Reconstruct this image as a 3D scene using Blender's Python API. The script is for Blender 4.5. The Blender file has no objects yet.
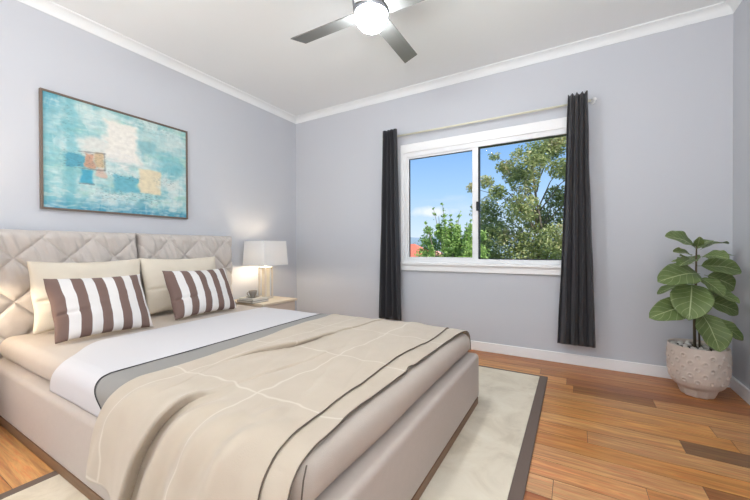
import bpy, bmesh, math, random
from mathutils import Vector, Matrix, noise
C = bpy.context.scene.collection
PI = math.pi
random.seed(7)

# ------------------------------------------------------------ camera
F, YAW, PITCH, ROLL = 339.30, 0.5301, -0.0061, -0.0035
cam_loc = Vector((3.237, -3.421, 1.020))
f = Vector((-math.sin(YAW)*math.cos(PITCH), math.cos(YAW)*math.cos(PITCH), math.sin(PITCH)))
r = Vector((math.cos(YAW), math.sin(YAW), 0)); u = r.cross(f)
r2 = math.cos(ROLL)*r + math.sin(ROLL)*u; u2 = -math.sin(ROLL)*r + math.cos(ROLL)*u
cam = bpy.data.cameras.new('camera'); cam.sensor_width = 36; cam.lens = F/750*36
cam.clip_start = 0.05; cam.clip_end = 600
co = bpy.data.objects.new('camera', cam); C.objects.link(co)
M = Matrix.Identity(4)
for i, a in enumerate((r2, u2, -f)):
    for k in range(3): M[k][i] = a[k]
M.translation = cam_loc
co.matrix_world = M
bpy.context.scene.camera = co

# ------------------------------------------------------------ exposure, sky, sun, added fill lights
vs = bpy.context.scene.view_settings
vs.view_transform = 'Standard'; vs.look = 'None'; vs.gamma = 1; vs.exposure = 0.72; vs.use_curve_mapping = False

def srgb(c):
    c = [x/255 for x in c]
    return tuple((x/12.92 if x <= .04045 else ((x+.055)/1.055)**2.4) for x in c)

world = bpy.data.worlds.new('sky'); bpy.context.scene.world = world
world.use_nodes = True
nt = world.node_tree; N = nt.nodes; Lk = nt.links
N.clear()
out = N.new('ShaderNodeOutputWorld'); bg = N.new('ShaderNodeBackground')
tc = N.new('ShaderNodeTexCoord'); sep = N.new('ShaderNodeSeparateXYZ')
ramp = N.new('ShaderNodeValToRGB')
Lk.new(tc.outputs['Generated'], sep.inputs[0]); Lk.new(sep.outputs['Z'], ramp.inputs[0])
e = ramp.color_ramp.elements
e[0].position = 0.0; e[0].color = (*srgb((226, 238, 250)), 1)
e[1].position = 0.9; e[1].color = (*srgb((70, 130, 215)), 1)
for p_, c_ in ((.06, (205, 228, 250)), (.16, (170, 209, 250)), (.32, (122, 176, 240))):
    k = e.new(p_); k.color = (*srgb(c_), 1)
# a few soft clouds
mp = N.new('ShaderNodeMapping'); mp.inputs['Scale'].default_value = (1, 1, 3.6); mp.inputs['Location'].default_value = (.35, .2, .1)
nz = N.new('ShaderNodeTexNoise'); nz.inputs['Scale'].default_value = 2.6; nz.inputs['Detail'].default_value = 6
cr = N.new('ShaderNodeValToRGB'); cr.color_ramp.elements[0].position = .60; cr.color_ramp.elements[1].position = .72
mx = N.new('ShaderNodeMix'); mx.data_type = 'RGBA'; mx.inputs[7].default_value = (.93, .95, .97, 1)
Lk.new(tc.outputs['Generated'], mp.inputs[0]); Lk.new(mp.outputs[0], nz.inputs['Vector']); Lk.new(nz.outputs[0], cr.inputs[0])
# one small bright cloud low over the trees, in the direction it stands in
cl = N.new('ShaderNodeVectorMath'); cl.operation = 'SUBTRACT'; cl.inputs[1].default_value = (-.348, .932, .103)
sc = N.new('ShaderNodeVectorMath'); sc.operation = 'MULTIPLY'; sc.inputs[1].default_value = (13, 13, 52)
nv = N.new('ShaderNodeTexNoise'); nv.inputs['Scale'].default_value = 22; nv.inputs['Detail'].default_value = 4
nm = N.new('ShaderNodeMath'); nm.operation = 'MULTIPLY_ADD'; nm.inputs[1].default_value = 1.5
ln = N.new('ShaderNodeVectorMath'); ln.operation = 'LENGTH'
rr = N.new('ShaderNodeMapRange'); rr.inputs[1].default_value = 1.75; rr.inputs[2].default_value = 1.1; rr.inputs[3].default_value = 0; rr.inputs[4].default_value = .8
Lk.new(tc.outputs['Generated'], cl.inputs[0]); Lk.new(cl.outputs[0], sc.inputs[0]); Lk.new(sc.outputs[0], ln.inputs[0])
Lk.new(tc.outputs['Generated'], nv.inputs['Vector']); Lk.new(nv.outputs[0], nm.inputs[0]); Lk.new(ln.outputs['Value'], nm.inputs[2])
Lk.new(nm.outputs[0], rr.inputs[0])
mxm = N.new('ShaderNodeMath'); mxm.operation = 'MAXIMUM'
thin = N.new('ShaderNodeMath'); thin.operation = 'MULTIPLY'; thin.inputs[1].default_value = .25
Lk.new(cr.outputs[0], thin.inputs[0])
Lk.new(thin.outputs[0], mxm.inputs[0]); Lk.new(rr.outputs[0], mxm.inputs[1])
Lk.new(mxm.outputs[0], mx.inputs[0]); Lk.new(ramp.outputs[0], mx.inputs[6])
Lk.new(mx.outputs[2], bg.inputs[0]); bg.inputs[1].default_value = .68
Lk.new(bg.outputs[0], out.inputs[0])

def lamp(name, kind, loc, energy, color=(1, 1, 1), size=None, target=None, rot=None, radius=None, angle=None):
    d = bpy.data.lights.new(name, kind); d.energy = energy; d.color = color
    if kind == 'AREA':
        d.shape = 'RECTANGLE'; d.size, d.size_y = size
    if radius is not None: d.shadow_soft_size = radius
    if angle is not None: d.angle = angle
    o = bpy.data.objects.new(name, d); C.objects.link(o); o.location = loc
    if target is not None:
        o.rotation_euler = (Vector(target)-Vector(loc)).to_track_quat('-Z', 'Y').to_euler()
    return o
lamp('sun', 'SUN', (0, 0, 12), 4.0, (1, .95, .86), target=(-6, 3.2, 3), angle=math.radians(1.2))
# added unseen fill light at the front wall, standing in for daylight
lamp('fill_light_front', 'AREA', (2.6, -6.48, 1.35), 10, (.98, .985, 1), size=(2.5, 2.1), target=(2.0, 0, 1.7))
# added unseen fill lights aimed up at the ceiling behind the camera
lamp('ceiling_bounce_fill', 'AREA', (3.55, -4.25, 1.0), 62, (.92, .96, 1), size=(1.0, 1.0), target=(3.45, -4.15, 2.9))
lamp('ceiling_bounce_fill', 'AREA', (1.0, -5.3, 1.0), 22, (.92, .96, 1), size=(1.2, 1.2), target=(1.1, -5.2, 2.9))

# ------------------------------------------------------------ material helpers
_m = {}
def mat(name, col, rough=.6, metal=0, bump=0, bscale=200, var=0, vscale=20, spec=.5, trans=0, emit=None, estr=0, sheen=0, stretch=(1, 1, 1), sub=0):
    if name in _m: return _m[name]
    m = bpy.data.materials.new(name); m.use_nodes = True
    n = m.node_tree.nodes; l = m.node_tree.links; b = n['Principled BSDF']
    c = srgb(col)
    b.inputs['Base Color'].default_value = (*c, 1); b.inputs['Roughness'].default_value = rough
    b.inputs['Metallic'].default_value = metal; b.inputs['Specular IOR Level'].default_value = spec
    if sheen: b.inputs['Sheen Weight'].default_value = sheen
    if emit:
        b.inputs['Emission Color'].default_value = (*srgb(emit), 1); b.inputs['Emission Strength'].default_value = estr
    t = n.new('ShaderNodeTexCoord'); mp = n.new('ShaderNodeMapping'); mp.inputs['Scale'].default_value = stretch
    l.new(t.outputs['Object'], mp.inputs[0])
    if var:
        z = n.new('ShaderNodeTexNoise'); z.inputs['Scale'].default_value = vscale; z.inputs['Detail'].default_value = 4
        l.new(mp.outputs[0], z.inputs['Vector'])
        x = n.new('ShaderNodeMix'); x.data_type = 'RGBA'
        x.inputs[6].default_value = (*[v*(1-var) for v in c], 1); x.inputs[7].default_value = (*[min(1, v*(1+var)) for v in c], 1)
        l.new(z.outputs[0], x.inputs[0]); l.new(x.outputs[2], b.inputs['Base Color'])
    if bump:
        z = n.new('ShaderNodeTexNoise'); z.inputs['Scale'].default_value = bscale; z.inputs['Detail'].default_value = 3
        l.new(mp.outputs[0], z.inputs['Vector'])
        q = n.new('ShaderNodeBump'); q.inputs['Strength'].default_value = bump; q.inputs['Distance'].default_value = .004
        l.new(z.outputs[0], q.inputs['Height']); l.new(q.outputs[0], b.inputs['Normal'])
    _m[name] = m
    return m

wall_m = mat('wall_paint', (206, 208, 213), .85, bump=.05, bscale=300, spec=.2)
ceil_m = mat('ceiling_paint', (242, 244, 244), .9, bump=.04, bscale=200, spec=.2)
trim_m = mat('white_gloss_paint', (250, 250, 249), .35)
alu_m = mat('white_aluminium', (240, 240, 240), .3)
black_m = mat('black_rubber', (22, 22, 24), .5)
curtain_m = mat('charcoal_curtain_fabric', (50, 49, 53), .75, sheen=.15)
rod_m = mat('cream_enamel_rod', (232, 230, 208), .35)
base_fab = mat('bed_base_fabric', (190, 177, 166), .85, bump=.25, bscale=700, var=.04, vscale=40, sheen=.15)
head_m = mat('headboard_fabric', (205, 196, 188), .8, bump=.2, bscale=600, var=.03, vscale=30, sheen=.2)
mattress_m = mat('mattress_cover', (194, 181, 168), .85, bump=.25, bscale=500, var=.05, vscale=14, sheen=.1)
white_m = mat('white_sheet_cotton', (212, 209, 210), .85, bump=.12, bscale=600)
grey_m = mat('grey_band_cotton', (150, 147, 142), .85, bump=.15, bscale=600)
blackline_m = mat('black_piping', (40, 38, 38), .7)
brownline_m = mat('brown_piping', (104, 92, 80), .8)
sham_m = mat('cream_cotton', (228, 217, 198), .85, bump=.2, bscale=500, var=.03, vscale=20, sheen=.1)
wood_m = mat('plinth_wood', (128, 96, 70), .5, var=.18, vscale=9, stretch=(1, 12, 12))
oak_m = mat('pale_oak', (228, 212, 188), .5, var=.07, vscale=7, stretch=(1, 9, 9))
beige_m = mat('beige_lacquer', (214, 198, 182), .5)
steel_m = mat('brushed_steel', (150, 152, 158), .38, metal=.75, bump=.06, bscale=80, stretch=(1, 1, 30))
blade_m = mat('silver_blade', (122, 122, 119), .5, metal=.2)
rug_edge = mat('rug_binding', (112, 96, 86), .9, bump=.3, bscale=500)
pot_m = mat('pot_ceramic', (206, 192, 180), .6, bump=.15, bscale=60, var=.06, vscale=12)
soil_m = mat('potting_soil', (52, 42, 34), .95, bump=.8, bscale=120)
stem_m = mat('plant_stem', (96, 84, 62), .8, bump=.3, bscale=120)
pebble_m = mat('white_pebble', (222, 216, 206), .6, var=.06, vscale=40)
cup_m = mat('grey_stoneware', (150, 143, 134), .45)
page_m = mat('paper_pages', (232, 228, 220), .8, bump=.4, bscale=300, stretch=(.05, .05, 4))
cover_w = mat('pale_book_cover', (226, 222, 214), .6)
cover_d = mat('dark_book_cover', (92, 84, 76), .6)
brick_m = mat('pale_render', (214, 200, 184), .9, var=.05)
roof_m = mat('terracotta_tiles', (206, 112, 88), .85, var=.12, vscale=3)
roof2_m = mat('pink_clay_tiles', (224, 160, 138), .85, var=.1, vscale=3)
grass_m = mat('lawn', (110, 128, 70), .95, var=.3, vscale=.6)
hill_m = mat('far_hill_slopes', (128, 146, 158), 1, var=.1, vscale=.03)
bark_m = mat('tree_bark', (124, 112, 98), .9, bump=.6, bscale=30)

def leafmat(name, c1, c2, c3):
    m = bpy.data.materials.new(name); m.use_nodes = True
    n = m.node_tree.nodes; l = m.node_tree.links; b = n['Principled BSDF']
    a = n.new('ShaderNodeAttribute'); a.attribute_name = 'tint'
    cr = n.new('ShaderNodeValToRGB'); el = cr.color_ramp.elements
    el[0].color = (*srgb(c1), 1); el[1].color = (*srgb(c3), 1); k = el.new(.55); k.color = (*srgb(c2), 1)
    l.new(a.outputs['Fac'], cr.inputs[0]); l.new(cr.outputs[0], b.inputs['Base Color'])
    b.inputs['Roughness'].default_value = .55
    tr = n.new('ShaderNodeBsdfTranslucent'); l.new(cr.outputs[0], tr.inputs[0])
    ms = n.new('ShaderNodeMixShader'); ms.inputs[0].default_value = .3
    l.new(b.outputs[0], ms.inputs[1]); l.new(tr.outputs[0], ms.inputs[2]); l.new(ms.outputs[0], n['Material Output'].inputs[0])
    return m
treeleaf_m = leafmat('tree_leaves', (104, 122, 70), (172, 180, 118), (226, 200, 164))
shrubleaf_m = leafmat('shrub_leaves', (104, 138, 70), (152, 184, 98), (190, 206, 130))
farleaf_m = leafmat('distant_leaves', (90, 112, 66), (120, 138, 82), (150, 150, 100))

# ------------------------------------------------------------ object helpers
def tag(o, label=None, cat=None, group=None, kind=None):
    if label: o['label'] = label
    if cat: o['category'] = cat
    if group: o['group'] = group
    if kind: o['kind'] = kind
    return o
def root(name, loc, label, cat, group=None, rz=0):
    o = bpy.data.objects.new(name, None); o.empty_display_size = .05
    C.objects.link(o); o.location = loc; o.rotation_euler = (0, 0, rz)
    return tag(o, label, cat, group)
def wloc(o):
    v = Vector((0, 0, 0))
    while o: v = v+Vector(o.location); o = o.parent
    return v
def link(name, bm, m, parent=None, smooth=False, origin=None, local=False):
    """one mesh object; bm is in world coordinates unless local"""
    me = bpy.data.meshes.new(name)
    if not local:
        base = wloc(parent) if parent else Vector((0, 0, 0))
        if origin: org = Vector(origin)
        elif bm.verts:
            xs = [v.co for v in bm.verts]
            org = Vector(((min(c.x for c in xs)+max(c.x for c in xs))/2, (min(c.y for c in xs)+max(c.y for c in xs))/2, min(c.z for c in xs)))
        for v in bm.verts: v.co -= org
    else: base = Vector((0, 0, 0)); org = Vector((0, 0, 0))
    bm.normal_update(); bm.to_mesh(me); bm.free()
    if m is not None:
        for q in (m if isinstance(m, (list, tuple)) else [m]): me.materials.append(q)
    if smooth:
        for p in me.polygons: p.use_smooth = True
    o = bpy.data.objects.new(name, me); C.objects.link(o)
    o.location = org-base
    if parent: o.parent = parent
    return o
def struct(name, bm, m, smooth=False, parent=None):
    o = link(name, bm, m, parent, smooth)
    if not parent: o['kind'] = 'structure'
    return o
def box(bm, x0, x1, y0, y1, z0, z1, bev=0, seg=2, mi=0):
    r_ = bmesh.ops.create_cube(bm, size=1)
    vs_ = r_['verts']
    for v in vs_:
        v.co = Vector((x0+(v.co.x+.5)*(x1-x0), y0+(v.co.y+.5)*(y1-y0), z0+(v.co.z+.5)*(z1-z0)))
    fs = set(q for v in vs_ for q in v.link_faces)
    for q in fs: q.material_index = mi
    if bev:
        es = list(set(q for v in vs_ for q in v.link_edges))
        bmesh.ops.bevel(bm, geom=es, offset=bev, segments=seg, profile=.5, affect='EDGES')
    return bm
def bx(*a, **k):
    return box(bmesh.new(), *a, **k)
def tube(bm, pts, rad, seg=10, cap=True):
    pts = [Vector(p) for p in pts]
    rads = rad if isinstance(rad, (list, tuple)) else [rad]*len(pts)
    rings = []; ref = None
    for i, p in enumerate(pts):
        d = (pts[min(i+1, len(pts)-1)]-pts[max(i-1, 0)]).normalized()
        if ref is None:
            ref = d.cross(Vector((0, 0, 1)))
            if ref.length < .05: ref = d.cross(Vector((1, 0, 0)))
        ref = (ref-d*ref.dot(d)).normalized(); b = d.cross(ref)
        rings.append([bm.verts.new(p+rads[i]*(math.cos(2*PI*k/seg)*ref+math.sin(2*PI*k/seg)*b)) for k in range(seg)])
    for a, b in zip(rings, rings[1:]):
        for k in range(seg): bm.faces.new((a[k], a[(k+1) % seg], b[(k+1) % seg], b[k]))
    if cap:
        bm.faces.new(list(reversed(rings[0]))); bm.faces.new(rings[-1])
    return bm
def lathe(bm, prof, c=(0, 0, 0), seg=48, cap0=True, cap1=True, fn=None):
    rings = []
    for (R, z) in prof:
        ring = []
        for k in range(seg):
            a = 2*PI*k/seg; RR = R+(fn(a, z, R) if fn else 0)
            ring.append(bm.verts.new((c[0]+RR*math.cos(a), c[1]+RR*math.sin(a), c[2]+z)))
        rings.append(ring)
    for a, b in zip(rings, rings[1:]):
        for k in range(seg): bm.faces.new((a[k], a[(k+1) % seg], b[(k+1) % seg], b[k]))
    if cap0: bm.faces.new(list(reversed(rings[0])))
    if cap1: bm.faces.new(rings[-1])
    return bm
def grid(bm, nu, nv, fn, uv=None, wrap=False):
    """fn(i/nu, j/nv) -> co"""
    V = [[bm.verts.new(fn(i/nu, j/nv)) for j in range(nv+1)] for i in range(nu+1)]
    lay = bm.loops.layers.uv.verify() if uv else None
    for i in range(nu):
        for j in range(nv):
            q = bm.faces.new((V[i][j], V[i+1][j], V[i+1][j+1], V[i][j+1]))
            if uv:
                for lp, (a, b) in zip(q.loops, ((i, j), (i+1, j), (i+1, j+1), (i, j+1))): lp[lay].uv = uv(a/nu, b/nv)
    return V
def solid(o, t, off=0):
    md = o.modifiers.new('thickness', 'SOLIDIFY'); md.thickness = t; md.offset = off
    return o
def sm(a, b, x):
    t = max(0, min(1, (x-a)/(b-a))); return t*t*(3-2*t)
def copy_tree(o, parent=None):
    c = o.copy(); C.objects.link(c)
    if parent: c.parent = parent
    for ch in [q for q in bpy.data.objects if q.parent == o]: copy_tree(ch, c)
    return c

# ------------------------------------------------------------ the room
W, D, H, HC = 4.227, -6.60, 2.70, 2.765
# floorboards run along x: one mesh, each board with its own timber tone
def floor():
    rnd = random.Random(21)
    bm = bmesh.new(); lay = bm.loops.layers.float_color.new('tone')
    tones = [(196, 144, 92), (186, 130, 78), (206, 158, 106), (176, 118, 70), (200, 150, 100), (190, 136, 84), (182, 124, 72), (210, 166, 118), (168, 106, 62)]
    special = {  # row low edge -> list of (x0,x1,tone)
        -0.127: [(0, 2.2, (176, 116, 70)), (2.2, 4.3, (170, 110, 66))],
        -0.262: [(0, 1.9, (186, 130, 80)), (1.9, 4.3, (176, 120, 74))],
        -0.397: [(0, 3.0, (200, 146, 92)), (3.0, 4.3, (168, 112, 66))],
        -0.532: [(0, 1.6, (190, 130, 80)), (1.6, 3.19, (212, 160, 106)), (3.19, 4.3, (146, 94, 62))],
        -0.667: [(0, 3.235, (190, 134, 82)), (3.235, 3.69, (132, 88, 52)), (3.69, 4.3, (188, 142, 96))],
        -0.802: [(0, 2.8, (200, 150, 96)), (2.8, 4.3, (190, 146, 98))],
        -0.937: [(0, 3.9, (198, 146, 88)), (3.9, 4.3, (170, 130, 92))],
        -1.072: [(0, 3.95, (192, 138, 80)), (3.95, 4.3, (182, 136, 88))],
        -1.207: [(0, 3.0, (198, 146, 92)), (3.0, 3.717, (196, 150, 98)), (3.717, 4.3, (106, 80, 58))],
        -1.342: [(0, 3.3, (192, 138, 82)), (3.3, 4.3, (184, 142, 98))],
        -1.477: [(0, 4.3, (190, 134, 76))],
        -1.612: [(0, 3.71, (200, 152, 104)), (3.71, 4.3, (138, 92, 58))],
        -1.747: [(0, 3.5, (206, 152, 102)), (3.5, 4.3, (190, 132, 80))],
    }
    y = -.127+.135
    rows = []
    while y > D-.1:
        y0 = round(y-.135, 3); segs = special.get(y0)
        if segs is None:
            segs = []; x = 0; 
            while x < W:
                L = rnd.uniform(.9, 2.6); segs.append((x, min(x+L, 4.3), rnd.choice(tones))); x += L
        rows.append((y0, y, segs)); y = y0
    def face(a, col, off):
        q = bm.faces.new([bm.verts.new(p) for p in a])
        for lp in q.loops: lp[lay] = (*col, off)
    g = .0011
    for y0, y1, segs in rows:
        y1 = min(y1, 0.06)
        for (x0, x1, t) in segs:
            off = rnd.random(); t = tuple(v*.8+w_*.2 for v, w_ in zip(t, (190, 140, 90))); c = srgb(t); x1 = min(x1, W+.05)
            if x0 >= x1: continue
            X0, X1, Y0, Y1 = x0+g, x1-g, y0+g, y1-g
            face([(X0, Y0, 0), (X1, Y0, 0), (X1, Y1, 0), (X0, Y1, 0)], c, off)
            dk = tuple(v*.35 for v in c)
            for a, b in (((X0, Y0), (X1, Y0)), ((X1, Y0), (X1, Y1)), ((X1, Y1), (X0, Y1)), ((X0, Y1), (X0, Y0))):
                face([(a[0], a[1], -.004), (b[0], b[1], -.004), (b[0], b[1], 0), (a[0], a[1], 0)], dk, off)
    face([(0, D, -.004), (W, D, -.004), (W, .05, -.004), (0, .05, -.004)], srgb((60, 38, 24)), 0)
    b2 = [(-.1, D-.1), (W+.1, D-.1), (W+.1, .1), (-.1, .1)]
    face([(p[0], p[1], -.08) for p in reversed(b2)], srgb((60, 38, 24)), 0)
    m = bpy.data.materials.new('polished_timber_boards'); m.use_nodes = True
    n = m.node_tree.nodes; l = m.node_tree.links; b = n['Principled BSDF']
    at = n.new('ShaderNodeAttribute'); at.attribute_name = 'tone'
    t = n.new('ShaderNodeTexCoord'); mp = n.new('ShaderNodeMapping'); mp.inputs['Scale'].default_value = (1.4, 22, 1)
    cmb = n.new('ShaderNodeCombineXYZ'); ad = n.new('ShaderNodeVectorMath'); ad.operation = 'MULTIPLY_ADD'
    ad.inputs[1].default_value = (37, 13, 5)
    l.new(at.outputs['Alpha'], cmb.inputs[0]); l.new(at.outputs['Alpha'], cmb.inputs[1])
    l.new(t.outputs['Object'], mp.inputs[0]); l.new(cmb.outputs[0], ad.inputs[0]); l.new(mp.outputs[0], ad.inputs[2])
    z1 = n.new('ShaderNodeTexNoise'); z1.inputs['Scale'].default_value = 1.6; z1.inputs['Detail'].default_value = 8; z1.inputs['Distortion'].default_value = 1.2; z1.inputs['Roughness'].default_value = .65
    l.new(ad.outputs[0], z1.inputs['Vector'])
    r1 = n.new('ShaderNodeMapRange'); r1.inputs[1].default_value = .3; r1.inputs[2].default_value = .7; r1.inputs[3].default_value = .62; r1.inputs[4].default_value = 1.3
    l.new(z1.outputs[0], r1.inputs[0])
    z2 = n.new('ShaderNodeTexNoise'); z2.inputs['Scale'].default_value = 3.0; z2.inputs['Detail'].default_value = 3
    mp2 = n.new('ShaderNodeMapping'); mp2.inputs['Scale'].default_value = (.8, 3, 1); l.new(t.outputs['Object'], mp2.inputs[0]); l.new(mp2.outputs[0], z2.inputs['Vector'])
    mr = n.new('ShaderNodeMix'); mr.data_type = 'RGBA'; mr.blend_type = 'MULTIPLY'; mr.inputs[0].default_value = 1
    cc = n.new('ShaderNodeCombineXYZ')
    pw = n.new('ShaderNodeMath'); pw.operation = 'POWER'; pw.inputs[1].default_value = 1.35; l.new(r1.outputs[0], pw.inputs[0])
    z3 = n.new('ShaderNodeTexNoise'); z3.inputs['Scale'].default_value = 5; z3.inputs['Detail'].default_value = 5; l.new(ad.outputs[0], z3.inputs['Vector'])
    r3 = n.new('ShaderNodeMapRange'); r3.inputs[1].default_value = .36; r3.inputs[2].default_value = .5; r3.inputs[3].default_value = .78; r3.inputs[4].default_value = 1.0; l.new(z3.outputs[0], r3.inputs[0])
    m3 = n.new('ShaderNodeMath'); m3.operation = 'MULTIPLY'; l.new(pw.outputs[0], m3.inputs[0]); l.new(r3.outputs[0], m3.inputs[1]); pw = m3
    l.new(r1.outputs[0], cc.inputs[0]); l.new(pw.outputs[0], cc.inputs[1]); l.new(pw.outputs[0], cc.inputs[2])
    l.new(at.outputs['Color'], mr.inputs[6]); l.new(cc.outputs[0], mr.inputs[7])
    hs = n.new('ShaderNodeHueSaturation'); hs.inputs['Saturation'].default_value = 1.04
    r2_ = n.new('ShaderNodeMapRange'); r2_.inputs[3].default_value = .88; r2_.inputs[4].default_value = 1.35; l.new(z2.outputs[0], r2_.inputs[0]); l.new(r2_.outputs[0], hs.inputs['Value'])
    l.new(mr.outputs[2], hs.inputs['Color']); l.new(hs.outputs[0], b.inputs['Base Color'])
    rr_ = n.new('ShaderNodeMapRange'); rr_.inputs[3].default_value = .26; rr_.inputs[4].default_value = .42; l.new(z1.outputs[0], rr_.inputs[0]); l.new(rr_.outputs[0], b.inputs['Roughness'])
    bp = n.new('ShaderNodeBump'); bp.inputs['Strength'].default_value = .12; bp.inputs['Distance'].default_value = .002
    l.new(z1.outputs[0], bp.inputs['Height']); l.new(bp.outputs[0], b.inputs['Normal'])
    struct('floor', bm, m)
floor()

WX0, WX1, WZ0, WZ1 = 1.605, 3.235, .865, 2.065       # window opening
T = .14
def wall_with_hole(x0, x1, y0, y1, z1, hx0, hx1, hz0, hz1):
    bm = bmesh.new()
    box(bm, x0, hx0, y0, y1, -.05, z1); box(bm, hx1, x1, y0, y1, -.05, z1)
    if hz0 > 0.01: box(bm, hx0, hx1, y0, y1, -.05, hz0)
    box(bm, hx0, hx1, y0, y1, hz1, z1)
    return bm
struct('wall_back', wall_with_hole(-T, W+T, 0, T, HC+.1, WX0, WX1, WZ0, WZ1), wall_m)
struct('wall_left', bx(-T, 0, D, 0, -.05, HC+.1), wall_m)
struct('wall_right', bx(W, W+T, D, 0, -.05, HC+.1), wall_m)
struct('wall_front', wall_with_hole(-T, W+T, D-T, D, HC+.1, 1.3, 3.9, 0, 2.42), wall_m)
struct('ceiling', bx(-.9, W+.9, D-1.4, .75, HC, HC+.12), ceil_m)  # slab runs past the walls as an added eave to keep sun out
def baseboard(name, x0, x1, y0, y1):
    struct(name, bx(x0, x1, y0, y1, 0, .09, bev=.004), trim_m)
baseboard('baseboard_back', 0, W, -.016, 0)
baseboard('baseboard_left', 0, .016, D, -.016)
baseboard('baseboard_right', W-.016, W, D, -.016)
# coved cornice
def cornice(name, a, b, nrm):
    bm = bmesh.new(); a = Vector(a); b = Vector(b); nrm = Vector(nrm); d = (b-a).normalized()
    pr = [(0, -.004), (.004, -.004)]
    for k in range(9):
        t = k/8*PI/2
        pr.append((.006+.054*(1-math.cos(t)), .054*math.sin(t)+.0))
    pr += [(.066, .058), (.066, .065), (0, .065)]
    rings = []
    for end, sg in ((a, 1), (b, -1)):
        rings.append([bm.verts.new(end+nrm*o_+Vector((0, 0, HC-.065+h_))+d*sg*o_) for o_, h_ in pr])
    n_ = len(pr)
    for k in range(n_): bm.faces.new((rings[0][k], rings[0][(k+1) % n_], rings[1][(k+1) % n_], rings[1][k]))
    struct(name, bm, ceil_m, smooth=False)
cornice('trim_1', (0, 0, 0), (W, 0, 0), (0, -1, 0))
cornice('trim_2', (0, D, 0), (0, 0, 0), (1, 0, 0))
cornice('trim_3', (W, 0, 0), (W, D, 0), (-1, 0, 0))

# the window: surround, sliding frame, glass
wr = bpy.data.objects.new('window_1', None); C.objects.link(wr); wr.location = (2.42, 0, WZ0); wr['kind'] = 'structure'
bm = bmesh.new()
box(bm, WX0-.03, WX1+.03, -.018, 0, WZ1, WZ1+.092, .003)
box(bm, WX0-.03, WX0, -.018, 0, WZ0, WZ1, .003); box(bm, WX1, WX1+.03, -.018, 0, WZ0, WZ1, .003)
link('architrave', bm, trim_m, wr)
bm = bmesh.new()
box(bm, WX0-.035, WX1+.035, -.05, T*.3, WZ0-.028, WZ0, .004)
box(bm, WX0-.03, WX1+.03, -.026, 0, WZ0-.092, WZ0-.028, .004)
link('window_sill', bm, trim_m, wr)
fr = bmesh.new(); y0, y1 = -.008, .055
gx0, gx1, gz0, gz1, mx0, mx1 = 1.660, 3.195, .908, 2.006, 2.362, 2.425
box(fr, WX0, gx0-.012, y0, y1+.03, WZ0, WZ1, .003); box(fr, gx1+.012, WX1, y0, y1+.03, WZ0, WZ1, .003)
box(fr, gx0-.012, gx1+.012, y0, y1+.03, WZ0, gz0-.004, .003); box(fr, gx0-.012, gx1+.012, y0, y1+.03, gz1+.01, WZ1, .003)
link('window_frame', fr, alu_m, wr)
# sliding left sash
sa = bmesh.new()
box(sa, gx0-.012, gx0+.012, .004, .03, gz0-.004, gz1+.01, .002); box(sa, mx0, mx1-.006, -.004, .03, gz0-.004, gz1+.01, .002)
box(sa, gx0+.012, mx0, .004, .03, gz0-.004, gz0+.012, .002); box(sa, gx0+.012, mx0, .004, .03, gz1-.012, gz1+.01, .002)
sash = link('sliding_sash', sa, alu_m, wr)
la = bmesh.new(); box(la, mx1-.022, mx1+.004, -.022, -.004, 1.385, 1.475, .005)
link('latch', la, black_m, sash)
ga = bmesh.new()
for (a, b, c, d) in ((mx1-.005, mx1+.005, gz0-.002, gz1+.008), (gx1+.004, gx1+.011, gz0, gz1+.008)): box(ga, a, b, .006, .05, c, d)
box(ga, mx1, gx1+.01, .006, .05, gz0-.003, gz0+.004); box(ga, mx1, gx1+.01, .006, .05, gz1+.003, gz1+.009)
box(ga, gx0+.010, gx0+.013, .002, .03, gz0+.01, gz1-.01); box(ga, gx0+.012, mx0, .002, .03, gz1-.015, gz1-.011)
link('glazing_gasket', ga, black_m, wr)
gm = bpy.data.materials.new('clear_glass'); gm.use_nodes = True; n = gm.node_tree.nodes; l = gm.node_tree.links
n.remove(n['Principled BSDF'])
tr = n.new('ShaderNodeBsdfTransparent'); tr.inputs[0].default_value = (.985, .99, .99, 1); gl = n.new('ShaderNodeBsdfGlossy'); gl.inputs['Roughness'].default_value = .02
ms = n.new('ShaderNodeMixShader'); ms.inputs[0].default_value = .0003
l.new(tr.outputs[0], ms.inputs[1]); l.new(gl.outputs[0], ms.inputs[2]); l.new(ms.outputs[0], n['Material Output'].inputs[0])
link('glass_pane', bx(gx0+.01, mx0+.01, .014, .018, gz0+.008, gz1-.008), gm, sash)
link('glass_pane', bx(mx1-.002, gx1+.012, .034, .038, gz0-.003, gz1+.009), gm, wr)

# added unseen door frame, put in the front wall to go with the fill light
dr = bpy.data.objects.new('added_door_1', None); C.objects.link(dr); dr.location = (2.6, D, 0); dr['kind'] = 'structure'
df = bmesh.new()
for a, b in ((1.3, 1.36), (2.57, 2.63), (3.84, 3.9)): box(df, a, b, D-.1, D-.04, 0, 2.42)
box(df, 1.36, 3.84, D-.1, D-.04, 2.36, 2.42); box(df, 1.36, 3.84, D-.1, D-.04, 0, .05)
link('added_door_frame', df, alu_m, dr)

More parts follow.
